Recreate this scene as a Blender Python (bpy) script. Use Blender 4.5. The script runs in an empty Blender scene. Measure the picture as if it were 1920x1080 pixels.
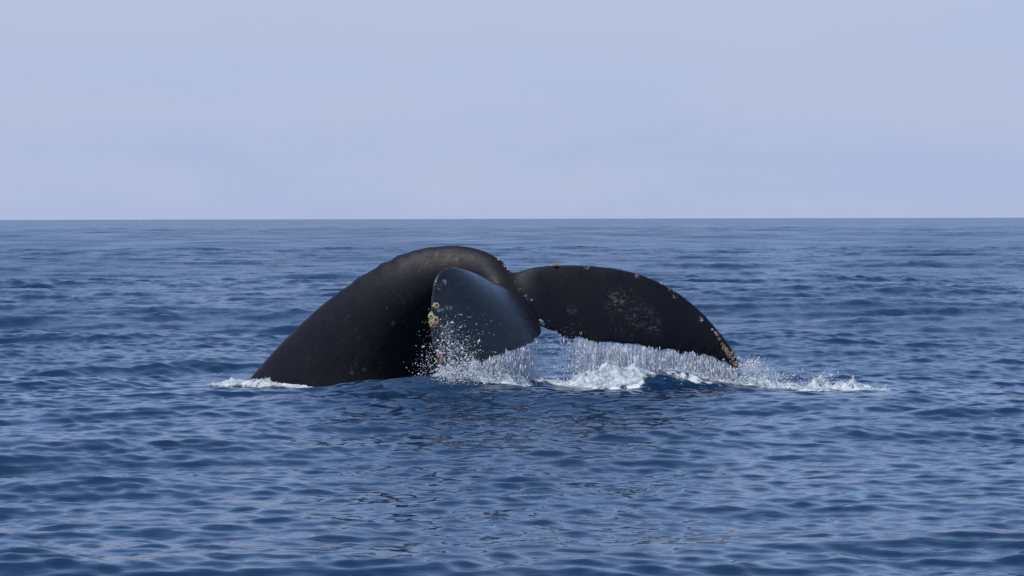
import bpy, math, time
import numpy as np
from mathutils import Matrix, Vector
from mathutils.bvhtree import BVHTree

T0 = time.time()
scene = bpy.context.scene
C = scene.collection
R = math.radians
rng = np.random.default_rng(7)

# ------------------------------------------------------------------ camera
FPX = 4500.0                       # focal length in pixels of a 1920 wide frame
CAM_H = 2.03                       # eye height over the mean water level
D0 = 29.2                          # distance to the root of the flukes
PITCH = math.atan(130.0 / FPX)
ROLL = R(-0.13)
cd = bpy.data.cameras.new('camera')
cd.sensor_width = 36.0
cd.lens = 36.0 * FPX / 1920.0
cd.clip_start = 0.5
cd.clip_end = 60000.0
cd.dof.use_dof = True
cd.dof.focus_distance = 29.2
cd.dof.aperture_fstop = 13.0
cam = bpy.data.objects.new('camera', cd)
C.objects.link(cam)
CAM_M = Matrix.Translation((0, 0, CAM_H)) @ Matrix.Rotation(math.pi / 2 - PITCH, 4, 'X') @ Matrix.Rotation(ROLL, 4, 'Z')
cam.matrix_world = CAM_M
scene.camera = cam

# ------------------------------------------------------------------ sky, sun, exposure
SUN_EL, SUN_AZ = R(66), R(240)     # azimuth clockwise from +Y: high, behind and left of the camera
HAZE_LOW, HAZE_HIGH, HAZE_H = (0.40, 0.48, 0.715), (0.46, 0.53, 0.735), 1.5
world = bpy.data.worlds.new('World')
scene.world = world
world.use_nodes = True
wn, wl = world.node_tree.nodes, world.node_tree.links
wn.clear()
sky = wn.new('ShaderNodeTexSky')
sky.sky_type = 'NISHITA'
sky.sun_disc = False
sky.sun_elevation = SUN_EL
sky.sun_rotation = SUN_AZ
sky.altitude = 0
sky.air_density = 1.0
sky.dust_density = 0.5
sky.ozone_density = 3.0
# marine haze: the clear sky pales to lavender towards the horizon
tc = wn.new('ShaderNodeTexCoord')
sep = wn.new('ShaderNodeSeparateXYZ')
wl.new(tc.outputs['Generated'], sep.inputs[0])


def wmath(op, a, b=None):
    nd = wn.new('ShaderNodeMath'); nd.operation = op
    for i, v in enumerate((a, b)):
        if v is None: continue
        if isinstance(v, bpy.types.NodeSocket): wl.new(v, nd.inputs[i])
        else: nd.inputs[i].default_value = v
    return nd.outputs[0]


BG = 0.10
up = wmath('MAXIMUM', sep.outputs[2], 0.0)
hz = wmath('POWER', 2.718, wmath('DIVIDE', up, -HAZE_H))
mixw = wn.new('ShaderNodeMix'); mixw.data_type = 'RGBA'
wl.new(hz, mixw.inputs[0])
wl.new(sky.outputs[0], mixw.inputs[6])
ramp = wn.new('ShaderNodeValToRGB')
wl.new(wmath('MULTIPLY', up, 1.6), ramp.inputs[0])
cr = ramp.color_ramp
cr.elements[0].position = 0.0; cr.elements[0].color = HAZE_LOW + (1,)
cr.elements[1].position = 0.136; cr.elements[1].color = HAZE_HIGH + (1,)
for q_, c_ in ((0.20, (0.40, 0.62, 1.06)), (0.48, (0.34, 0.56, 1.06)), (0.96, (0.14, 0.28, 0.62))):
    cr.elements.new(q_).color = c_ + (1,)
hs = wn.new('ShaderNodeVectorMath'); hs.operation = 'SCALE'; hs.inputs['Scale'].default_value = 1.0 / BG
cm = wn.new('ShaderNodeMapping'); cm.inputs['Scale'].default_value = (2.0, 2.0, 9.0)
wl.new(tc.outputs['Generated'], cm.inputs[0])
cn = wn.new('ShaderNodeTexNoise'); cn.inputs['Scale'].default_value = 3.0; cn.inputs['Detail'].default_value = 5.0
wl.new(cm.outputs[0], cn.inputs[0])
veil = wn.new('ShaderNodeMix'); veil.data_type = 'RGBA'          # faint uneven veil of high haze
wl.new(wmath('MULTIPLY', wmath('SUBTRACT', cn.outputs[0], 0.40), 1.7), veil.inputs[0])
wl.new(ramp.outputs[0], veil.inputs[6]); veil.inputs[7].default_value = (0.51, 0.555, 0.70, 1)
wl.new(veil.outputs[2], hs.inputs[0])
wl.new(hs.outputs[0], mixw.inputs[7])
bg = wn.new('ShaderNodeBackground')
bg.inputs[1].default_value = BG
wo = wn.new('ShaderNodeOutputWorld')
wl.new(mixw.outputs[2], bg.inputs[0])
wl.new(bg.outputs[0], wo.inputs[0])

sd = bpy.data.lights.new('sun', 'SUN')
sd.energy = 3.2
sd.angle = R(0.53)
sd.color = (1.0, 0.96, 0.92)
sun = bpy.data.objects.new('sun', sd)
C.objects.link(sun)
sv = Vector((math.sin(SUN_AZ) * math.cos(SUN_EL), math.cos(SUN_AZ) * math.cos(SUN_EL), math.sin(SUN_EL)))
sun.rotation_euler = sv.to_track_quat('Z', 'Y').to_euler()
sun.location = (20, -20, 40)

vs = scene.view_settings
vs.view_transform = 'Standard'
vs.look = 'None'
vs.exposure = 0.0
vs.gamma = 1.0
vs.use_curve_mapping = False
scene.cycles.use_denoising = False
scene.cycles.max_bounces = 8
scene.cycles.caustics_reflective = False
scene.cycles.caustics_refractive = False

# ------------------------------------------------------------------ helpers
_cr = np.array(CAM_M.to_3x3())


def W(px, py, dy=0.0):
    """world point on the sight line of a photo pixel at depth D0 + dy (all three broadcast)"""
    px, py, dy = np.broadcast_arrays(np.asarray(px, float), np.asarray(py, float), np.asarray(dy, float))
    d = np.stack([(px - 960.0) / FPX, (540.0 - py) / FPX, -np.ones_like(px)], -1) @ _cr.T
    t = (D0 + dy) / d[..., 1]
    p = d * t[..., None]
    p[..., 2] += CAM_H
    return p


def sx(px, Y):
    return (px - 960.0) / FPX * Y


def smooth(a, b, x):
    t = np.clip((x - a) / (b - a), 0, 1)
    return t * t * (3 - 2 * t)


def catmull(pts, ts):
    """interpolating spline through pts at parameter ts in 0..1"""
    pts = np.asarray(pts, float)
    n = len(pts)
    P = np.vstack([2 * pts[0] - pts[1], pts, 2 * pts[-1] - pts[-2]])
    s = np.clip(np.asarray(ts), 0, 1) * (n - 1)
    i = np.minimum(s.astype(int), n - 2)
    f = (s - i)[:, None]
    p0, p1, p2, p3 = P[i], P[i + 1], P[i + 2], P[i + 3]
    return 0.5 * (2 * p1 + (p2 - p0) * f + (2 * p0 - 5 * p1 + 4 * p2 - p3) * f ** 2 + (3 * p1 - p0 - 3 * p2 + p3) * f ** 3)


def _hash(i, j, seed):
    h = (i.astype(np.int64) * 374761393 + j.astype(np.int64) * 668265263 + seed * 974634777) & 0xffffffff
    h = ((h ^ (h >> 13)) * 1274126177) & 0xffffffff
    h = h ^ (h >> 16)
    return (h & 0xffff).astype(np.float32) / 65535.0


def vnoise(x, y, seed=0):
    xi, yi = np.floor(x), np.floor(y)
    fx, fy = x - xi, y - yi
    fx = fx * fx * (3 - 2 * fx); fy = fy * fy * (3 - 2 * fy)
    a, b = _hash(xi, yi, seed), _hash(xi + 1, yi, seed)
    c, d = _hash(xi, yi + 1, seed), _hash(xi + 1, yi + 1, seed)
    return (a + (b - a) * fx) * (1 - fy) + (c + (d - c) * fx) * fy


def fbm(x, y, oct=4, seed=0, gain=0.5):
    s, a, t = 0, 1.0, 0
    for k in range(oct):
        s = s + a * vnoise(x * 2.03 ** k + 17.3 * k, y * 2.03 ** k - 9.1 * k, seed + k)
        t += a; a *= gain
    return s / t


def mesh_np(name, verts, faces, smooth_shade=True):
    """mesh from a float (n,3) array and an int (m,3|4) array"""
    me = bpy.data.meshes.new(name)
    verts = np.ascontiguousarray(verts, np.float32)
    faces = np.ascontiguousarray(faces, np.int32)
    k = faces.shape[1]
    me.vertices.add(len(verts)); me.vertices.foreach_set('co', verts.ravel())
    me.loops.add(faces.size); me.loops.foreach_set('vertex_index', faces.ravel())
    me.polygons.add(len(faces))
    me.polygons.foreach_set('loop_start', np.arange(0, faces.size, k, dtype=np.int32))
    me.polygons.foreach_set('use_smooth', np.full(len(faces), smooth_shade, bool))
    me.update(calc_edges=True)
    pass
    return me


def link(name, me, mat=None, parent=None):
    o = bpy.data.objects.new(name, me)
    C.objects.link(o)
    if mat is not None:
        me.materials.clear(); me.materials.append(mat)
    if parent is not None:
        o.parent = parent
    return o


def tag(o, label=None, cat=None, group=None, kind=None):
    if label: o['label'] = label
    if cat: o['category'] = cat
    if group: o['group'] = group
    if kind: o['kind'] = kind
    return o


def attr(me, name, vals):
    a = me.attributes.new(name, 'FLOAT', 'POINT')
    a.data.foreach_set('value', np.ascontiguousarray(vals, np.float32).ravel())


def grid_faces(nr, nc, wrap=False):
    i = np.arange(nr - 1)[:, None]
    j = np.arange(nc if wrap else nc - 1)[None, :]
    j2 = (j + 1) % nc
    return np.stack([i * nc + j, i * nc + j2, (i + 1) * nc + j2, (i + 1) * nc + j], -1).reshape(-1, 4)


class Nodes:
    def __init__(self, name):
        self.mat = bpy.data.materials.new(name)
        self.mat.use_nodes = True
        self.t = self.mat.node_tree
        self.t.nodes.clear()
        self.out = self.t.nodes.new('ShaderNodeOutputMaterial')

    def n(self, typ, ins=None, **kw):
        nd = self.t.nodes.new('ShaderNode' + typ)
        for k, v in kw.items(): setattr(nd, k, v)
        for k, v in (ins or {}).items(): self.set(nd.inputs[k], v)
        return nd

    def set(self, sock, v):
        if isinstance(v, bpy.types.NodeSocket): self.t.links.new(v, sock)
        elif isinstance(v, bpy.types.Node): self.t.links.new(v.outputs[0], sock)
        else: sock.default_value = v

    def math(self, op, a, b=None, c=None, clamp=False):
        ins = {0: a}
        if b is not None: ins[1] = b
        if c is not None: ins[2] = c
        return self.n('Math', ins, operation=op, use_clamp=clamp).outputs[0]

    def vmath(self, op, a, b=None):
        ins = {0: a}
        if b is not None: ins[1] = b
        nd = self.n('VectorMath', ins, operation=op)
        return nd.outputs['Value'] if op in ('LENGTH', 'DISTANCE', 'DOT_PRODUCT') else nd.outputs[0]

    def mixc(self, f, a, b):
        nd = self.n('Mix', data_type='RGBA')
        self.set(nd.inputs[0], f); self.set(nd.inputs[6], a); self.set(nd.inputs[7], b)
        return nd.outputs[2]

    def ramp(self, x, a, b, lo=0.0, hi=1.0):
        return self.n('MapRange', {0: x, 1: a, 2: b, 3: lo, 4: hi}, interpolation_type='SMOOTHSTEP').outputs[0]

    def noise(self, vec, scale, detail=3, rough=0.55):
        return self.n('TexNoise', {'Vector': vec, 'Scale': scale, 'Detail': detail, 'Roughness': rough})


# ------------------------------------------------------------------ the sea: wave field
NW = 200
LMIN, LMAX = 0.12, 11.0
lam = np.exp(np.linspace(math.log(LMIN), math.log(LMAX), NW)) * np.exp(rng.normal(0, 0.03, NW))
kk = 2 * math.pi / lam
WIND = R(-82)                                     # waves run towards the camera, a little to the right
spread = 0.30 + 0.38 * smooth(math.log(3.0), math.log(0.2), np.log(lam))
dirs = WIND + rng.normal(0, 1, NW) * spread
dx_, dy_ = np.cos(dirs), np.sin(dirs)
ph = rng.uniform(0, 2 * math.pi, NW)
# slope carried by each octave: strongest for the metre long chop
oct_slope = 0.024 + 0.014 * smooth(1.2, 3.0, lam) + 0.056 * np.exp(-((np.log(lam) - math.log(0.78)) / 0.7) ** 2) + 0.108 * np.exp(-((np.log(lam) - math.log(0.23)) / 0.5) ** 2)
per_oct = NW / (math.log(LMAX / LMIN) / math.log(2))
slope = 0.98 * oct_slope * math.sqrt(2.0) / math.sqrt(per_oct)
amp = slope / kk
CHOP = 0.85
TOT = float((slope ** 2 / 2).sum())

HUMPS = [  # px, depth, half width x, half width y, height: water heaved up round the tail
    (790, 27.35, 1.0, 0.50, 0.18),
    (1000, 28.2, 0.30, 0.25, 0.13),
    (985, 27.2, 0.6, 0.35, 0.08),
    (1215, 28.95, 0.62, 0.62, 0.21),
    (1125, 28.50, 0.45, 0.26, 0.12),
    (1345, 28.9, 0.60, 0.30, 0.09),
    (520, 29.7, 0.55, 0.35, 0.06),
    (1560, 29.4, 0.9, 0.35, 0.03),
    (1800, 31.5, 1.3, 0.9, 0.10),
]


def sea_disp(x, y, rad, dl, calm=None):
    """Gerstner displacement at rest points x, y; rad / dl are the local sample spacings"""
    X, Y, Z = (np.zeros_like(x) for _ in range(3))
    lost = np.zeros_like(x)
    gust = 0.72 + 0.56 * fbm(x * 0.11, y * 0.05, 3, 40)
    grp = (0.30 + 1.75 * fbm(x * 0.7, y * 0.9, 2, 55) ** 1.6) * gust      # steep wavelets come in groups
    dist = np.sqrt(x * x + y * y) + 1e-6
    ux, uy = x / dist, y / dist
    for q in range(NW):
        c = np.abs(dx_[q] * ux + dy_[q] * uy)
        sp = np.maximum(rad * np.maximum(c, 0.15), dl * np.sqrt(np.maximum(1 - c * c, 0.02)))
        w = smooth(2.0, 4.0, lam[q] / sp).astype(np.float32)
        lost += (1 - w ** 2) * slope[q] ** 2 / 2
        if not w.any(): continue
        a = w * amp[q]
        if lam[q] < 4: a = a * (grp if 0.42 < lam[q] < 1.6 else gust)
        th = (kk[q] * (dx_[q] * x + dy_[q] * y) + ph[q]).astype(np.float32)
        s, co = np.sin(th), np.cos(th)
        Z += a * co
        X -= CHOP * a * dx_[q] * s
        Y -= CHOP * a * dy_[q] * s
    boost = np.clip(np.sqrt(TOT / np.maximum(TOT - lost, 1e-5)), 1, 1.45)
    X *= boost; Y *= boost; Z *= boost
    for hp, hd, wx, wy, hh in HUMPS:
        q2 = ((x - sx(hp, hd)) / wx) ** 2 + ((y - hd) / wy) ** 2
        Z += hh * (np.exp(-q2) if hh < 0.2 else np.exp(-q2 ** 1.5))
    return X, Y, Z, np.sqrt(lost)


def foam_mask(x, y):
    """thin foam floating round the tail, 0..1"""
    e = np.zeros_like(x)
    for p0, p1, d, wy, s in [(395, 600, 29.45, 0.25, 0.9), (540, 740, 29.35, 0.24, 0.78), (835, 1000, 27.75, 0.30, 1.0), (1020, 1210, 28.35, 0.30, 1.2),
                             (1215, 1400, 28.8, 0.45, 0.60), (1390, 1680, 29.3, 0.26, 1.0), (1680, 1900, 29.1, 0.2, 0.5)]:
        x0, x1 = sx(p0, d), sx(p1, d)
        ex = smooth(x0 - 0.25, x0 + 0.25, x) * smooth(x1 + 0.25, x1 - 0.25, x)
        e = np.maximum(e, s * ex * np.exp(-((y - d) / wy) ** 2))
    n = fbm(x * 10, y * 5, 4, 77, 0.65)
    ridge = 1 - np.abs(2 * fbm(x * 9, y * 5, 3, 91) - 1)
    return np.clip(smooth(0.30, 0.75, e * (0.35 + 0.75 * n + 0.45 * (ridge - 0.6))), 0, 1)


rr = np.concatenate([np.geomspace(1.0, 12.0, 24, endpoint=False), np.arange(12, 20, 0.045), np.arange(20, 27, 0.05), np.arange(27, 31.5, 0.035),
                     np.arange(31.5, 42, 0.07), np.arange(42, 80, 0.17), np.arange(80, 160, 0.34), np.arange(160, 520, 1.1), np.arange(520, 1500, 4.0), np.geomspace(1500, 26000, 40)])
half, ncd = R(15.0), 640
dense = np.linspace(-half, half, ncd)
coarse = np.linspace(half, 2 * math.pi - half, 46)[1:-1]
az = np.concatenate([dense, coarse])
nc, nr = len(az), len(rr)
A_, R_ = np.meshgrid(az, rr)
x0 = (R_ * np.sin(A_)).astype(np.float32)
y0 = (R_ * np.cos(A_)).astype(np.float32)
drow = np.gradient(rr)
dcol = np.full(nc, 2 * half / (ncd - 1)); dcol[ncd:] = (2 * math.pi - 2 * half) / 45
Xd, Yd, Zd, lost = [np.empty_like(x0) for _ in range(4)]
for a in range(0, nr, 64):
    b = min(a + 64, nr)
    rad = np.repeat(drow[a:b, None], nc, 1).astype(np.float32)
    dl = (rr[a:b, None] * dcol[None, :]).astype(np.float32)
    Xd[a:b], Yd[a:b], Zd[a:b], lost[a:b] = sea_disp(x0[a:b], y0[a:b], rad, dl)
sv_ = np.stack([x0 + Xd, y0 + Yd, Zd], -1).reshape(-1, 3)
sf = grid_faces(nr, nc, True)
sf = sf[:, ::-1]
cap = len(sv_)
sv_ = np.vstack([sv_, [[0, 0, 0]]])
sea_me = mesh_np('sea', sv_, sf)
attr(sea_me, 'lost', np.append(lost.ravel(), 0))
fm = np.zeros(nr * nc + 1, np.float32)
near = (rr > 26) & (rr < 33)
ii = np.where(near)[0]
fm[:-1].reshape(nr, nc)[ii] = foam_mask(x0[ii], y0[ii])
attr(sea_me, 'foam', fm)

# sea material: dark blue body under a sharp sky reflection; unresolved ripples tilt the normal
m = Nodes('sea_water')
geo = m.n('NewGeometry')
pos = geo.outputs['Position']
al = m.n('Attribute', attribute_name='lost').outputs['Fac']
af = m.n('Attribute', attribute_name='foam').outputs['Fac']
rip = m.n('Mapping', {'Vector': pos, 'Rotation': (0, 0, R(6)), 'Scale': (0.30, 1.0, 1.0)})
n1 = m.noise(rip, 5.0, 3, 0.6).outputs['Color']
n2 = m.noise(rip, 21.0, 2, 0.6).outputs['Color']
mp = m.n('Mapping', {'Vector': pos, 'Scale': (0.9, 0.45, 1.0)})
n0 = m.noise(mp, 1.0, 3, 0.6).outputs['Color']
cen = (0.5, 0.5, 0.5)
v0 = m.vmath('SUBTRACT', n0, cen); v1 = m.vmath('SUBTRACT', n1, cen); v2 = m.vmath('SUBTRACT', n2, cen)


def vscale(v, f):
    nd = m.n('VectorMath', operation='SCALE')
    m.set(nd.inputs[0], v); m.set(nd.inputs['Scale'], f)
    return nd.outputs[0]


tilt = m.vmath('ADD', m.vmath('ADD', vscale(v0, m.math('MULTIPLY', al, 1.6)), vscale(v1, 0.32)), vscale(v2, 0.28))
tilt = m.vmath('MULTIPLY', tilt, (1, 1, 0))
nor = m.vmath('NORMALIZE', m.vmath('ADD', geo.outputs['Normal'], tilt))
gmap = m.n('Mapping', {'Vector': pos, 'Rotation': (0, 0, R(12)), 'Scale': (0.09, 0.022, 1.0)})
gust_n = m.ramp(m.noise(gmap, 1.0, 5, 0.65).outputs[0], 0.36, 0.64, 0.18, 0.40)     # wind patches
wat = m.n('BsdfPrincipled', {'Base Color': (0.006, 0.026, 0.066, 1), 'Roughness': m.math('MINIMUM', m.math('ADD', m.math('POWER', m.math('MULTIPLY', al, gust_n), 0.5), 0.02), 0.5), 'IOR': 1.333, 'Normal': nor})
fo_n = m.noise(pos, 60.0, 3, 0.6)
fob = m.n('Bump', {'Strength': 0.8, 'Distance': 0.02, 'Height': fo_n.outputs[0]})
fo = m.n('BsdfPrincipled', {'Base Color': (0.74, 0.78, 0.80, 1), 'Roughness': 0.55, 'Normal': fob})
fbreak = m.ramp(m.math('ADD', af, m.math('MULTIPLY', m.math('SUBTRACT', fo_n.outputs[0], 0.5), 0.9)), 0.38, 0.72)
fbreak = m.math('MULTIPLY', fbreak, m.ramp(af, 0.02, 0.15))
mx = m.n('MixShader', {0: fbreak, 1: wat.outputs[0], 2: fo.outputs[0]})
m.set(m.out.inputs[0], mx)
M_SEA = m.mat
sea = tag(link('sea', sea_me, M_SEA), 'choppy dark blue open sea reaching to the horizon', 'sea', kind='structure')


def sea_at(x, y):
    """point of the sea surface for rest coordinates"""
    x = np.asarray(x, np.float32); y = np.asarray(y, np.float32)
    s = np.full_like(x, 0.02)
    X, Y, Z, _ = sea_disp(x, y, s, s)
    return np.stack([x + X, y + Y, Z], -1)


# ------------------------------------------------------------------ the whale's tail
BASE = W(640, 716, 0.9); BASE[2] = 0.0
whale = bpy.data.objects.new('whale', None)
C.objects.link(whale)
whale.location = BASE
tag(whale, 'dark humpback whale tail arched out of the sea with both flukes spread', 'whale')
SIDE = np.array([0.34, 0.94, 0.0])


def loft(rings):
    n, k, _ = rings.shape
    v = rings.reshape(-1, 3)
    f = grid_faces(n, k, True)
    v = np.vstack([v, rings[0].mean(0), rings[-1].mean(0)])
    a, b = n * k, n * k + 1
    tri = [(j, (j + 1) % k, a) for j in range(k)] + [((n - 1) * k + (j + 1) % k, (n - 1) * k + j, b) for j in range(k)]
    return v, [tuple(q) for q in f] + tri


st = np.array([  # dorsal px, py | ventral px, py | depth | half width
    [330, 900, 640, 1080, 1.55, .85],
    [400, 806, 705, 960, 1.3, .80],
    [470, 710, 770, 850, 1.05, .72],
    [555, 617, 806, 752, .85, .64],
    [636, 549, 822, 668, .65, .54],
    [708, 502, 836, 612, .48, .44],
    [780, 470, 850, 578, .36, .35],
    [850, 460.5, 875, 560, .25, .28],
    [905, 470, 905, 552, .13, .23],
    [943, 493, 925, 565, .02, .24],
    [970, 530, 943, 590, -.12, .25],
    [993, 570, 968, 605, -.25, .21],
    [1011, 600, 998, 612, -.36, .09]])
ts = np.linspace(0, 1, 130)
S = catmull(st, ts)
dp = W(S[:, 0], S[:, 1], S[:, 4]); vp = W(S[:, 2], S[:, 3], S[:, 4])
NP = 40
phi = np.linspace(0, 2 * math.pi, NP, endpoint=False)
cc, ss = np.cos(phi), np.sin(phi)
rings = np.empty((len(ts), NP, 3))
knuck = [(608, .010, 16), (640, .012, 12), (676, .026, 10), (697, .012, 8), (719, .030, 9), (749, .028, 10), (775, .014, 10), (800, .010, 10), (940, .012, 6)]
for i in range(len(ts)):
    c = (dp[i] + vp[i]) / 2; a = (dp[i] - vp[i]) / 2
    bump = sum(h * math.exp(-((S[i, 0] - x) / w) ** 2) for x, h, w in knuck)
    au = a / np.linalg.norm(a)
    wid = S[i, 5] * (1 - 0.30 * cc - 0.05 * cc ** 2)
    rings[i] = c + cc[:, None] * a + (ss * wid)[:, None] * SIDE + (bump * np.clip(cc, 0, 1) ** 8)[:, None] * au
V, Fc = loft(rings)
allv, allf = [V], list(Fc)


def fluke(Lp, Tp, bulge, tmax, flip, ser_seed):
    n, k = 120, 22
    u = np.linspace(0, 1, n)
    uu = 1 - (1 - u) ** 1.25
    L = catmull(Lp, uu); T = catmull(Tp, uu)
    L3 = W(L[:, 0], L[:, 1], L[:, 2]); T3 = W(T[:, 0], T[:, 1], T[:, 2])
    ser = (vnoise(u * 34, u * 0, ser_seed) - 0.5) * 0.07 + (vnoise(u * 80, u * 0, ser_seed + 1) - 0.5) * 0.04
    chord = T3 - L3
    cl = np.linalg.norm(chord, axis=1, keepdims=True) + 1e-6
    T3 = T3 + chord / cl * (ser * smooth(0.05, 0.15, u) * smooth(1.0, 0.93, u))[:, None]
    w = np.sin(math.pi * np.clip(u, 0, 1)) ** 0.8
    M3 = (L3 + T3) / 2 + np.asarray(bulge)[None] * w[:, None]
    v = 0.5 - 0.5 * np.cos(np.linspace(0, math.pi, k))
    v_ = v[None, :, None]
    surf = L3[:, None] * (1 - v_) * (1 - 2 * v_) + M3[:, None] * 4 * v_ * (1 - v_) + T3[:, None] * v_ * (2 * v_ - 1)
    du = np.gradient(surf, axis=0); dv = np.gradient(surf, axis=1)
    nn = np.cross(du, dv); nn /= np.linalg.norm(nn, axis=2, keepdims=True) + 1e-9
    if flip: nn = -nn
    th = 5 * (0.2969 * np.sqrt(v) - 0.126 * v - 0.3516 * v ** 2 + 0.2843 * v ** 3 - 0.1015 * v ** 4)   # airfoil
    tt = tmax * (1 - 0.72 * u)[:, None] * (th * 1.0)[None, :] + 0.010
    tt = tt + 0.08 * np.exp(-((u - 0.04) / 0.10) ** 2)[:, None] * np.sin(math.pi * v)[None, :]
    tt = tt * smooth(1.02, 0.97, u)[:, None] + 0.012
    up = surf + nn * tt[..., None]
    lo = surf - nn * (0.8 * tt[..., None])
    ring = np.concatenate([up, lo[:, ::-1]], 1)
    return loft(ring)


near_L = [(945, 545, -.05), (912, 526, -.52), (878, 510, -.98), (840, 502, -1.32), (817, 522, -1.52), (809, 568, -1.63), (808, 622, -1.72), (819, 668, -1.79), (842, 698, -1.84), (868, 712, -1.87)]
near_T = [(1010, 606, -.34), (1013, 622, -.68), (1004, 638, -.98), (984, 651, -1.22), (958, 660, -1.40), (930, 669, -1.54), (905, 680, -1.65), (888, 690, -1.74), (877, 701, -1.82), (870, 712, -1.87)]
right_L = [(928, 522, .0), (985, 505, -.02), (1040, 498, .02), (1110, 499, .06), (1185, 511, .10), (1250, 537, .14), (1305, 577, .18), (1345, 620, .22), (1372, 657, .25), (1385, 688, .27)]
right_T = [(1000, 604, -.33), (1035, 619, -.28), (1075, 635, -.20), (1125, 643, -.14), (1180, 648, -.08), (1235, 654, -.02), (1285, 660, .05), (1325, 667, .12), (1358, 681, .20), (1383, 691, .26)]
for args in ((near_L, near_T, (0.02, .03, .02), .05, True, 3), (right_L, right_T, (0, -.03, -.02), .10, False, 13)):
    V, Fc = fluke(*args)
    off = sum(len(q) for q in allv)
    allv.append(V)
    allf += [tuple(int(i) + off for i in q) for q in Fc]
raw = bpy.data.meshes.new('raw')
raw.from_pydata([tuple(p) for p in np.vstack(allv) - BASE], [], allf)
raw.update()
import bmesh
bmm = bmesh.new(); bmm.from_mesh(raw)
bmesh.ops.recalc_face_normals(bmm, faces=bmm.faces)
bmm.to_mesh(raw); bmm.free()
tmp = bpy.data.objects.new('tmp', raw)
C.objects.link(tmp)
md = tmp.modifiers.new('r', 'REMESH'); md.mode = 'VOXEL'; md.voxel_size = 0.0165; md.use_smooth_shade = True
md2 = tmp.modifiers.new('s', 'SMOOTH'); md2.factor = 0.5; md2.iterations = 5
dg = bpy.context.evaluated_depsgraph_get()
body_me = bpy.data.meshes.new_from_object(tmp.evaluated_get(dg))
body_me.name = 'body'
bpy.data.objects.remove(tmp)
body_me.polygons.foreach_set('use_smooth', np.ones(len(body_me.polygons), bool))
# blend the flukes into the stock: relax the skin round the joint
nv_ = len(body_me.vertices)
co = np.empty(nv_ * 3, np.float32); body_me.vertices.foreach_get('co', co); co = co.reshape(-1, 3)
ed_ = np.empty(len(body_me.edges) * 2, np.int32); body_me.edges.foreach_get('vertices', ed_); ed_ = ed_.reshape(-1, 2)
jw = np.zeros(nv_, np.float32)
for jp, jd, jr in (((935, 530), -.15, .30), ((965, 545), -.20, .28), ((985, 570), -.25, .22), ((1000, 590), -.32, .14), ((960, 515), -.05, .25)):
    jw = np.maximum(jw, smooth(jr, jr * 0.4, np.linalg.norm(co - (W(jp[0], jp[1], jd) - BASE), axis=1)))
deg = np.bincount(ed_.ravel(), minlength=nv_)[:, None].astype(np.float32)
for it in range(45):
    acc = np.zeros_like(co)
    for ax in range(3):
        acc[:, ax] = np.bincount(ed_[:, 0], co[ed_[:, 1], ax], nv_) + np.bincount(ed_[:, 1], co[ed_[:, 0], ax], nv_)
    co += (acc / np.maximum(deg, 1) - co) * (0.6 * jw)[:, None]
body_me.vertices.foreach_set('co', co.ravel())
body_me.update()
bvh = BVHTree.FromPolygons([v.co[:] for v in body_me.vertices], [p.vertices[:] for p in body_me.polygons])


def hit(px, py):
    """where the sight line of a photo pixel meets the skin (local to the whale), and the normal"""
    o = Vector((0, 0, CAM_H)) - Vector(BASE)
    d = Vector(W(px, py, 0)) - Vector((0, 0, CAM_H))
    d.normalize()
    loc, nrm, _, _ = bvh.ray_cast(o, d)
    if loc is None:
        p, nrm, _, _ = bvh.find_nearest(Vector(W(px, py, 0.0)) - Vector(BASE))
        return p, nrm
    return loc, nrm


m = Nodes('whale_skin')
obj = m.n('TexCoord').outputs['Object']


def near_pt(px, py, rad, inner=0.0):
    p, _ = hit(px, py)
    d = m.vmath('DISTANCE', obj, tuple(p))
    return m.ramp(d, rad, inner)


def scar(mask, nz, lo, hi, colr, base, amt=1.0):
    f = m.math('MULTIPLY', mask, m.ramp(nz, lo, hi, 0, amt))
    return m.mixc(f, base, colr)


big = m.noise(obj, 1.3, 4, 0.6).outputs[0]
mid = m.noise(obj, 9.0, 4, 0.6).outputs[0]
fine = m.noise(obj, 55.0, 3, 0.6).outputs[0]
col = m.mixc(m.ramp(big, 0.35, 0.7), (0.0050, 0.0054, 0.0085, 1), (0.0105, 0.0092, 0.0100, 1))
for q in ((660, 699), (683, 693), (737, 606)):
    col = m.mixc(m.math('MULTIPLY', near_pt(q[0], q[1], .04, .005), 0.28), col, (0.20, 0.18, 0.16, 1))
col = m.mixc(m.ramp(mid, 0.6, 0.85, 0, 0.5), col, (0.020, 0.018, 0.018, 1))


# grey scuffed patch on the far fluke
pat = m.math('MAXIMUM', near_pt(1160, 565, .26), m.math('MAXIMUM', near_pt(1200, 590, .26), near_pt(1225, 610, .18)))
st_map = m.n('Mapping', {'Vector': obj, 'Rotation': (0, R(35), 0), 'Scale': (11, 12, 15)})
st_n = m.noise(st_map, 1.6, 5, 0.7).outputs[0]
col = scar(pat, st_n, 0.47, 0.66, (0.15, 0.135, 0.125, 1), col, 0.85)
col = scar(near_pt(1072, 582, .09), fine, 0.45, 0.65, (0.15, 0.14, 0.13, 1), col)
# pale scrapes along the ridge that runs down to the notch
rid = near_pt(944, 497, .07)
for q in ((955, 510), (966, 527), (978, 545), (985, 556)):
    rid = m.math('MAXIMUM', rid, near_pt(q[0], q[1], .075))
col = scar(rid, m.noise(obj, 26.0, 3, 0.7).outputs[0], 0.54, 0.66, (0.22, 0.22, 0.21, 1), col, 0.7)
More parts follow.
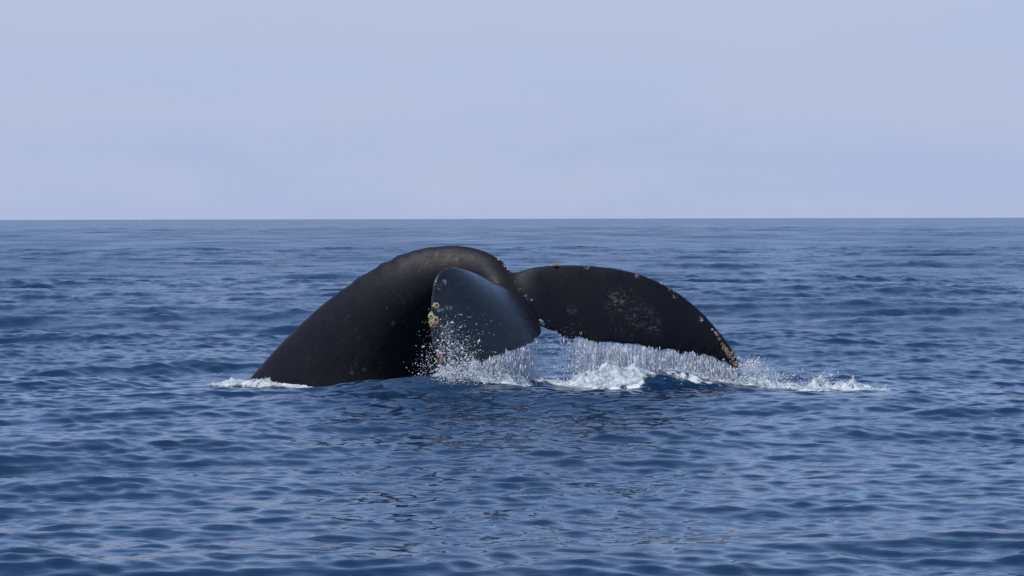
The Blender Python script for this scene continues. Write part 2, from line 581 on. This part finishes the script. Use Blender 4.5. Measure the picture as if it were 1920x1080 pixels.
# pale nicks on the leading edges
ed = near_pt(1197, 513, .05)
for q in ((1255, 541), (1264, 546), (1272, 549), (1325, 594), (1100, 500)):
    ed = m.math('MAXIMUM', ed, near_pt(q[0], q[1], .055))
for q in ((834, 529), (824, 538), (828, 580), (838, 576), (846, 579)):
    ed = m.math('MAXIMUM', ed, near_pt(q[0], q[1], .05))
col = scar(ed, m.noise(obj, 38.0, 2, 0.6).outputs[0], 0.50, 0.60, (0.50, 0.50, 0.47, 1), col, 0.6)
# scattered small specks and long hairline scratches
vor = m.n('TexVoronoi', {'Vector': obj, 'Scale': 9.0, 'Randomness': 1.0}, feature='F1')
spk = m.ramp(vor.outputs['Distance'], 0.075, 0.03)
spk = m.math('MULTIPLY', spk, m.ramp(m.noise(obj, 2.3, 2).outputs[0], 0.48, 0.62))
col = m.mixc(m.math('MULTIPLY', spk, 0.55), col, (0.28, 0.27, 0.25, 1))
hl = m.n('Mapping', {'Vector': obj, 'Rotation': (0, R(-52), 0), 'Scale': (26, 26, 1.6)})
hn = m.noise(hl, 1.0, 2, 0.5).outputs[0]
hl_m = m.math('MULTIPLY', m.ramp(m.math('ABSOLUTE', m.math('SUBTRACT', hn, 0.5)), 0.012, 0.0), m.ramp(m.noise(obj, 1.9, 2).outputs[0], 0.50, 0.64))
col = m.mixc(m.math('MULTIPLY', hl_m, 0.35), col, (0.14, 0.14, 0.15, 1))
hgt = m.math('ADD', m.math('MULTIPLY', mid, 0.5), m.math('MULTIPLY', fine, 0.25))
bmp = m.n('Bump', {'Strength': 0.22, 'Distance': 0.03, 'Height': hgt})
wet = near_pt(905, 570, 1.15, 0.75)                      # the near fluke still carries a film of water
film_map = m.n('Mapping', {'Vector': obj, 'Rotation': (0, R(28), 0), 'Scale': (9, 9, 1.3)})
film = m.ramp(m.noise(film_map, 1.0, 4, 0.6).outputs[0], 0.50, 0.66)
rgh = m.math('SUBTRACT', m.ramp(mid, 0.3, 0.75, 0.50, 0.62), m.math('MAXIMUM', m.math('MULTIPLY', wet, 0.28), m.math('MULTIPLY', film, 0.11)))
sk = m.n('BsdfPrincipled', {'Base Color': col, 'Roughness': rgh, 'IOR': m.math('ADD', 1.31, m.math('MULTIPLY', wet, 0.27)), 'Normal': bmp})
m.set(m.out.inputs[0], sk)
M_SKIN = m.mat
body = link('body', body_me, M_SKIN, whale)

# ------------------------------------------------------------------ barnacles
def shell_mat(name, c1, c2):
    m = Nodes(name)
    ob = m.n('TexCoord').outputs['Object']
    nz = m.noise(ob, 2.2, 4, 0.6).outputs[0]
    cl = m.mixc(m.ramp(nz, 0.35, 0.65), c1, c2)
    rnd = m.n('ObjectInfo').outputs['Random']
    cl = m.mixc(m.math('MULTIPLY', rnd, 0.35), cl, (0.30, 0.20, 0.12, 1))
    bp = m.n('Bump', {'Strength': 0.6, 'Distance': 0.15, 'Height': m.noise(ob, 6.0, 3).outputs[0]})
    m.set(m.out.inputs[0], m.n('BsdfPrincipled', {'Base Color': cl, 'Roughness': 0.45, 'Normal': bp}))
    return m.mat


M_SHELL = [shell_mat('barnacle_cream', (0.62, 0.46, 0.16, 1), (0.70, 0.63, 0.40, 1)),
           shell_mat('barnacle_orange', (0.58, 0.22, 0.12, 1), (0.62, 0.42, 0.28, 1)),
           shell_mat('barnacle_white', (0.75, 0.73, 0.68, 1), (0.60, 0.58, 0.52, 1)),
           shell_mat('barnacle_brown', (0.22, 0.13, 0.07, 1), (0.45, 0.34, 0.20, 1))]


def barnacle_mesh(seed):
    r = np.random.default_rng(seed)
    k = 18
    an = np.linspace(0, 2 * math.pi, k, endpoint=False)
    lob = 1 + 0.09 * np.cos(6 * an + r.uniform(0, 6)) + r.normal(0, 0.03, k)
    prof = [(1.05, -0.35), (1.0, 0.0), (0.92, 0.28), (0.74, 0.55), (0.52, 0.70), (0.40, 0.66), (0.30, 0.35), (0.0, 0.28)]
    rg = np.array([[(rad * l * math.cos(t), rad * l * math.sin(t) * 0.92, z + 0.05 * l) for t, l in zip(an, lob)] for rad, z in prof[:-1]])
    v, f = loft(rg)
    v[-1, 2] = 0.30
    v[-2, 2] = -0.35
    me = bpy.data.meshes.new('barnacle')
    me.from_pydata([tuple(p) for p in v], [], f)
    b = bmesh.new(); b.from_mesh(me); bmesh.ops.recalc_face_normals(b, faces=b.faces); b.to_mesh(me); b.free()
    me.polygons.foreach_set('use_smooth', np.ones(len(me.polygons), bool))
    return me


SHELLS = []
for q in range(4):
    row = []
    for s_ in range(3):
        me = barnacle_mesh(10 * q + s_); me.materials.append(M_SHELL[q]); row.append(me)
    SHELLS.append(row)
PXM = D0 / FPX
BARN = [  # px, py, radius px, kind
    (818, 574, 7, 0), (822, 582, 4, 2), (809, 594, 7, 0), (816, 602, 9, 0), (808, 603, 6, 0), (812, 611, 6, 1), (807, 610, 4, 2), (818, 612, 4, 3), (809, 588, 4, 2),
    (825, 667, 6, 1), (829, 675, 5, 1), (826, 679, 3, 2), (823, 673, 3, 3),
    (1041, 496, 7, 3), (1036, 497, 4, 0), (1046, 497, 4, 2),
    (1015, 604, 5, 2), (1012, 601, 3, 2), (1019, 609, 3, 2),
    (1197, 512, 3, 2), (1240, 532, 3, 2), (1326, 596, 3, 2),
    (1361, 621, 4, 1), (1363, 630, 4, 3), (1358, 617, 3, 2),
    (1372, 646, 4, 1), (1376, 654, 5, 0), (1370, 652, 4, 3), (1379, 661, 5, 1), (1373, 663, 5, 3), (1380, 669, 5, 1), (1374, 672, 4, 2), (1382, 678, 5, 3), (1377, 681, 5, 1), (1383, 686, 4, 3), (1371, 678, 4, 3),
    (1367, 668, 4, 2), (1366, 660, 3, 1), (1370, 640, 3, 3), (1353, 645, 3, 3), (1356, 649, 3, 2), (1378, 688, 4, 3), (1369, 686, 3, 2),
    (1350, 611, 2.5, 2), (946, 500, 2.5, 2), (952, 506, 2.5, 2), (935, 487, 2.5, 2), (997, 563, 2.5, 2)]
for q, (px, py, rp, kd) in enumerate(BARN):
    p, nrm = hit(px, py)
    o = link('barnacle', SHELLS[kd][q % 3], None, whale)
    o.location = p
    qn = nrm.to_track_quat('Z', 'Y')
    o.rotation_euler = (qn @ Matrix.Rotation(rng.uniform(0, 6.28), 3, 'Z').to_quaternion()).to_euler()
    s_ = rp * PXM
    o.scale = (s_, s_ * rng.uniform(0.85, 1.05), s_ * rng.uniform(0.75, 1.0))

# ------------------------------------------------------------------ falling water, spray and foam
def aerated(name, clear, trl):
    """water full of air bubbles: scatters white, lets part of the light through"""
    m = Nodes(name)
    ps = m.n('NewGeometry').outputs['Position']
    pr = m.n('BsdfPrincipled', {'Base Color': (0.93, 0.94, 0.95, 1), 'Roughness': 0.15, 'IOR': 1.333})
    tr = m.n('BsdfTranslucent', {'Color': (0.85, 0.89, 0.93, 1)})
    mx = m.n('MixShader', {0: trl, 1: pr.outputs[0], 2: tr.outputs[0]})
    if clear:
        mp = m.n('Mapping', {'Vector': ps, 'Scale': (75, 75, 11)})
        f = m.ramp(m.noise(mp, 1.0, 4, 0.7).outputs[0], 0.46, 0.70, 0.0, clear)
        mx = m.n('MixShader', {0: f, 1: mx.outputs[0], 2: m.n('BsdfTransparent').outputs[0]})
    m.set(m.out.inputs[0], mx)
    return m.mat


M_SHEET = aerated('falling_sheet', 0.85, 0.45)
M_FALL = aerated('falling_water', 0, 0.4)
M_DROP = aerated('spray_drops', 0, 0.35)
m = Nodes('white_foam')
ob = m.n('NewGeometry').outputs['Position']
nz = m.noise(ob, 11.0, 5, 0.6)
cl = m.mixc(m.ramp(nz.outputs[0], 0.36, 0.64), (0.36, 0.45, 0.48, 1), (0.84, 0.86, 0.87, 1))
bp = m.n('Bump', {'Strength': 0.6, 'Distance': 0.03, 'Height': m.noise(ob, 38.0, 4, 0.6).outputs[0]})
pr = m.n('BsdfPrincipled', {'Base Color': cl, 'Roughness': 0.5, 'IOR': 1.333, 'Normal': bp})
tr = m.n('BsdfTranslucent', {'Color': (0.80, 0.85, 0.88, 1)})
mx = m.n('MixShader', {0: 0.25, 1: pr.outputs[0], 2: tr.outputs[0]})
ed = m.n('Attribute', attribute_name='edge').outputs['Fac']
op = m.ramp(m.math('ADD', ed, m.math('MULTIPLY', m.math('SUBTRACT', m.noise(ob, 24.0, 4, 0.65).outputs[0], 0.5), 1.3)), 0.15, 0.65)
op = m.math('MULTIPLY', op, m.ramp(ed, 0.0, 0.2))
mx = m.n('MixShader', {0: op, 1: m.n('BsdfTransparent').outputs[0], 2: mx.outputs[0]})
m.set(m.out.inputs[0], mx)
M_FOAM = m.mat

_g = (1 + 5 ** .5) / 2
ICO_V = np.array([(-1, _g, 0), (1, _g, 0), (-1, -_g, 0), (1, -_g, 0), (0, -1, _g), (0, 1, _g), (0, -1, -_g), (0, 1, -_g), (_g, 0, -1), (_g, 0, 1), (-_g, 0, -1), (-_g, 0, 1)]) / math.sqrt(1 + _g * _g)
ICO_F = np.array([(0, 11, 5), (0, 5, 1), (0, 1, 7), (0, 7, 10), (0, 10, 11), (1, 5, 9), (5, 11, 4), (11, 10, 2), (10, 7, 6), (7, 1, 8), (3, 9, 4), (3, 4, 2), (3, 2, 6), (3, 6, 8), (3, 8, 9), (4, 9, 5), (2, 4, 11), (6, 2, 10), (8, 6, 7), (9, 8, 1)])
OCT_V = np.array([(1, 0, 0), (-1, 0, 0), (0, 1, 0), (0, -1, 0), (0, 0, 1), (0, 0, -1)], float)
OCT_F = np.array([(0, 2, 4), (2, 1, 4), (1, 3, 4), (3, 0, 4), (2, 0, 5), (1, 2, 5), (3, 1, 5), (0, 3, 5)])


def drops(P, size, stretch=None, ico=False):
    """arrays of verts and faces for drops at P; stretch (n,3) is added along its own axis"""
    bv, bf = (ICO_V, ICO_F) if ico else (OCT_V, OCT_F)
    n = len(P)
    jit = 1 + 0.25 * rng.normal(size=(n, len(bv), 1))
    v = bv[None] * size[:, None, None] * jit
    if stretch is not None:
        L = np.linalg.norm(stretch, axis=1, keepdims=True) + 1e-9
        d = stretch / L
        along = (bv[None] @ d[:, :, None])
        v = v + along * stretch[:, None, :]
    v = v + P[:, None, :]
    f = bf[None] + (np.arange(n) * len(bv))[:, None, None]
    return v.reshape(-1, 3), f.reshape(-1, 3)


def strands(top, bot, wid, wob):
    """thin wavering three sided threads of water"""
    n, k = len(top), 9
    t = np.linspace(0, 1, k)
    V = np.empty((n, k, 3, 3))
    P = top[:, None] * (1 - t[None, :, None]) + bot[:, None] * t[None, :, None]
    P[..., 0] += np.cumsum(rng.normal(0, 1, (n, k)), 1) * wob
    P[..., 1] += np.cumsum(rng.normal(0, 1, (n, k)), 1) * wob
    w = wid[:, None] * (0.35 + 0.9 * rng.random((n, k))) * (1 - 0.3 * t[None])
    w[:, 0] *= 0.5; w[:, -1] *= 0.3
    for q in range(3):
        a = 2.1 * q
        V[:, :, q] = P + np.stack([math.cos(a) * w, math.sin(a) * w, 0 * w], -1)
    f = []
    for i in range(k - 1):
        for q in range(3):
            f.append((i * 3 + q, i * 3 + (q + 1) % 3, (i + 1) * 3 + (q + 1) % 3, (i + 1) * 3 + q))
    f = np.array(f)
    tri = np.concatenate([f[:, [0, 1, 2]], f[:, [0, 2, 3]]])
    F = tri[None] + (np.arange(n) * k * 3)[:, None, None]
    return V.reshape(-1, 3), F.reshape(-1, 3)


def join(parts):
    vs_, fs_, o = [], [], 0
    for v, f in parts:
        vs_.append(v); fs_.append(f + o); o += len(v)
    return np.vstack(vs_), np.vstack(fs_)


def curtain(name, Tp, u0, u1, dens, nst, ndr, drop_max, label, zsea, hole_seed):
    """water pouring off a trailing edge: torn folded sheet, threads and drops"""
    parts = []
    def edge(u):
        q = catmull(Tp, u); return W(q[:, 0], q[:, 1], q[:, 2])
    # torn sheets with vertical folds, three layers deep
    nu, nv = 240, 30
    n_sheet = 0
    for lay in range(3):
        sd_ = hole_seed + 50 * lay
        u = np.linspace(u0, u1, nu)
        e = edge(u)
        v = np.linspace(0, 1, nv)
        reach = 0.75 + 0.5 * vnoise(u * 60, u * 0, sd_ + 3)
        hgt = (e[:, 2] + 0.015 - zsea)[:, None] * v[None] * np.minimum(reach, 1.05)[:, None]
        P = np.repeat(e[:, None], nv, 1)
        uu, vv = np.meshgrid(u, v, indexing='ij')
        P[..., 2] += 0.015 - hgt
        P[..., 1] += (0.03 - 0.05 * lay) * vv + (fbm(uu * 45, vv * 1.2, 3, sd_) - 0.5) * 0.14 * (0.2 + vv) + (vnoise(uu * 160, vv * 5, sd_ + 5) - 0.5) * 0.06
        P[..., 0] += (fbm(uu * 30, vv * 1.5, 3, sd_ + 9) - 0.5) * 0.07 * vv
        F = grid_faces(nu, nv)
        fu, fv = uu.ravel()[F].mean(1), vv.ravel()[F].mean(1)
        hole = fbm(fu * 110, fv * 2.2, 3, sd_ + 20, 0.65) - (0.64 - 0.16 * fv) + 0.5 * (1 - dens(fu))
        F = F[hole < 0]
        parts.append((P.reshape(-1, 3), np.concatenate([F[:, [0, 1, 2]], F[:, [0, 2, 3]]])))
        n_sheet += 2 * len(F)
    # threads
    uu = rng.uniform(u0, u1, nst * 3)
    uu = uu[rng.random(len(uu)) < dens(uu)][:nst]
    e = edge(uu)
    e[:, 1] += rng.normal(-0.01, 0.03, len(e)); e[:, 2] += 0.012
    full = e[:, 2] - zsea
    b = e.copy()
    ln = full * np.clip(rng.beta(1.6, 1.2, len(e)) + 0.1, 0, 1)
    st0 = full * rng.random(len(e)) ** 2 * 0.6
    e[:, 2] -= st0
    b[:, 2] = np.maximum(e[:, 2] - ln, zsea - 0.02)
    b[:, 0] += rng.normal(0.0, 0.03, len(b)); b[:, 1] += rng.normal(-0.03, 0.05, len(b))
    parts.append(strands(e, b, np.clip(rng.lognormal(math.log(0.0032), 0.55, len(e)), 0.0015, 0.014), 0.0045))
    # drops
    uu = rng.uniform(u0 - 0.01, u1, ndr * 3)
    uu = uu[rng.random(len(uu)) < dens(uu)][:ndr]
    e = edge(uu)
    t = rng.random(len(e)) ** 0.8
    P = e.copy()
    P[:, 2] = e[:, 2] - (e[:, 2] - zsea) * t
    P[:, 0] += rng.normal(0, 0.025, len(e)) * (0.3 + t); P[:, 1] += rng.normal(-0.03, 0.07, len(e)) * (0.3 + t)
    sz = np.clip(rng.lognormal(math.log(0.003), 0.6, len(e)), 0.0012, drop_max)
    stv = np.zeros((len(e), 3)); stv[:, 2] = -sz * rng.uniform(0.5, 7.0, len(e)); stv[:, 0] = sz * rng.normal(0, .25, len(e))
    parts.append(drops(P, sz, stv))
    V, F = join(parts)
    o = link(name, mesh_np(name, V, F), M_FALL)
    o.data.materials.append(M_SHEET)
    mi = np.zeros(len(o.data.polygons), np.int32); mi[:n_sheet] = 1
    o.data.polygons.foreach_set('material_index', mi)
    return tag(o, label, 'falling water', kind='stuff')


curtain('water_curtain', near_T, 0.10, 0.90, lambda u: (smooth(0.14, 0.44, u) * (0.92 + 0.35 * vnoise(u * 17, u * 0, 5))) * smooth(0.97, 0.74, u), 500, 3500, 0.010,
        'white sheet of water pouring off the near fluke between its tip and the notch', -0.02, 100)
curtain('water_curtain', right_T, 0.16, 0.97, lambda u: (smooth(0.15, 0.31, u) * 0.9 + 0.06) * (0.82 + 0.45 * vnoise(u * 24, u * 0, 8)), 550, 3500, 0.010,
        'long translucent curtain of water falling from the trailing edge of the right fluke', 0.0, 200)


# spray of loose drops round the near fluke's leading edge and tip
def spray(name, boxes, label):
    parts = []
    for px, py, dy, spx, spy, sd_, n, s0 in boxes:
        n = int(n * 2.2)
        P = W(rng.normal(px, spx, n), rng.normal(py, spy, n), dy + rng.normal(0, sd_, n))
        P = P[P[:, 2] > 0.0]
        sz = np.clip(rng.lognormal(math.log(s0 * 0.46), 0.7, len(P)), 0.0010, 0.014)
        stv = rng.normal(0, 1, (len(P), 3)) * sz[:, None] * 0.7
        parts.append(drops(P, sz, stv))
    V, F = join(parts)
    return tag(link(name, mesh_np(name, V, F), M_DROP), label, 'spray', kind='stuff')


spray('water_spray', [(838, 628, -1.80, 12, 16, .06, 260, .0036), (846, 658, -1.88, 20, 20, .08, 460, .0042), (860, 694, -1.98, 20, 17, .1, 700, .0055), (800, 692, -1.7, 16, 16, .12, 150, .0040),
                       (806, 640, -1.65, 14, 28, .12, 60, .0034), (885, 640, -1.75, 22, 26, .1, 90, .0042), (850, 712, -2.0, 24, 10, .1, 900, .0065)],
      'loose white droplets flying off the leading edge and tip of the near fluke')
spray('water_spray', [(1405, 690, .2, 14, 9, .1, 600, .006), (1440, 707, .2, 26, 6, .1, 350, .005), (1500, 712, .2, 50, 5, .12, 200, .0045), (1545, 704, .2, 14, 7, .1, 100, .0045), (1480, 692, .3, 60, 8, .15, 50, .004)],
      'fine spray thrown up beyond the tip of the right fluke')
spray('water_spray', [(1035, 660, -.4, 22, 22, .1, 260, .0035), (1075, 665, -.35, 14, 20, .08, 260, .0038), (985, 700, -.8, 30, 14, .12, 600, .005)],
      'sparse drops falling through the gap below the notch between the flukes')


# mounds of white water
def foam(name, blobs, x0, x1, y0, y1, label, step=0.02, seed=0, nd=600, fly=0.4):
    xs = np.arange(x0, x1, step); ys = np.arange(y0, y1, step)
    X, Y = np.meshgrid(xs, ys)
    env = np.zeros_like(X)
    for bx, by, wx, wy, h in blobs:
        env = np.maximum(env, h * np.exp(-((X - bx) / wx) ** 2 - ((Y - by) / wy) ** 2))
    rg = 1 - np.abs(2 * fbm(X * 6, Y * 6, 4, seed, 0.6) - 1)
    nz = fbm(X * 9, Y * 9, 4, seed + 31, 0.62)
    fn = fbm(X * 26, Y * 26, 2, seed + 60)
    h = env * (0.25 + 0.8 * rg * nz * 1.6) + 0.22 * np.minimum(env, .08) * (fn - 0.5)
    S_ = sea_at(X.ravel(), Y.ravel()).reshape(X.shape + (3,))
    keep = env * (0.4 + 1.2 * nz)
    S_[..., 2] += np.where(keep > 0.014, h - 0.008, -0.05)
    S_[..., 0] += (fbm(X * 11, Y * 11, 3, seed + 80) - .5) * 0.5 * h
    F = grid_faces(*X.shape)
    F = F[(keep.ravel()[F] > 0.012).all(1)]
    V = S_.reshape(-1, 3)
    used = np.zeros(len(V), bool); used[F.ravel()] = True
    idx = np.cumsum(used) - 1
    parts = [(V[used], np.concatenate([idx[F][:, [0, 1, 2]], idx[F][:, [0, 2, 3]]]))]
    edge = smooth(0.012, 0.060, keep.ravel()[used])
    # clots and drops thrown off it
    w = (env.ravel() * used); w = w / w.sum()
    pick = rng.choice(len(V), nd, p=w)
    P = V[pick] + np.stack([rng.normal(0, .02, nd), rng.normal(0, .02, nd), np.abs(rng.normal(0, 1, nd)) * env.ravel()[pick] * fly], -1)
    sz = np.clip(rng.lognormal(math.log(0.0042), 0.5, nd), 0.002, 0.014)
    parts.append(drops(P, sz, rng.normal(0, 1, (nd, 3)) * sz[:, None] * .5, True))
    V, F = join(parts)
    me = mesh_np(name, V, F)
    attr(me, 'edge', np.concatenate([edge, np.ones(len(V) - len(edge))]))
    return tag(link(name, me, M_FOAM), label, 'foam', kind='stuff')


def B(px, d, wpx, wy, h):
    return (sx(px, d), d, wpx / FPX * d, wy, h)


foam('sea_foam', [B(445, 29.45, 30, .12, .11), B(490, 29.4, 34, .12, .14), B(550, 29.3, 45, .08, .05), B(410, 29.4, 20, .1, .07)], sx(370, 29.4), sx(640, 29.4), 29.0, 29.8,
     'small curl of white foam where the tail stock enters the water', seed=300, nd=220, fly=0.06)
foam('sea_foam', [B(850, 27.4, 28, .14, .20), B(890, 27.5, 35, .16, .26), B(930, 27.7, 32, .16, .30), B(965, 27.95, 26, .14, .22), B(1000, 28.2, 22, .14, .10)], sx(810, 27.5), sx(1030, 28.3), 27.0, 28.6,
     'boiling white water under the near fluke', seed=400, nd=900, fly=0.25)
foam('sea_foam', [B(1055, 28.25, 34, .16, .08), B(1100, 28.35, 44, .20, .15), B(1150, 28.5, 46, .22, .17), B(1188, 28.62, 26, .20, .10), B(1220, 28.6, 34, .22, .035), B(1275, 28.6, 40, .20, .022)], sx(1010, 28.3), sx(1330, 28.3), 28.0, 29.0,
     'bright white foam slope running down the left of the rounded swell below the right fluke', seed=500, nd=500, fly=0.15)
foam('sea_foam', [B(1290, 29.0, 60, .14, .05), B(1350, 29.1, 50, .14, .08), B(1395, 29.1, 30, .12, .12)], sx(1220, 29), sx(1430, 29), 28.7, 29.5,
     'churned grey white water beneath the tip of the right fluke', seed=600, nd=700, fly=0.2)
foam('sea_foam', [B(1425, 29.3, 36, .16, .20), B(1475, 29.3, 38, .14, .12), B(1535, 29.3, 24, .12, .19), B(1595, 29.25, 36, .15, .13), B(1640, 29.2, 34, .12, .08)], sx(1390, 29.3), sx(1700, 29.3), 28.9, 29.7,
     'broken white foam trail stretching right from the fluke tip', seed=700, nd=700, fly=0.12)
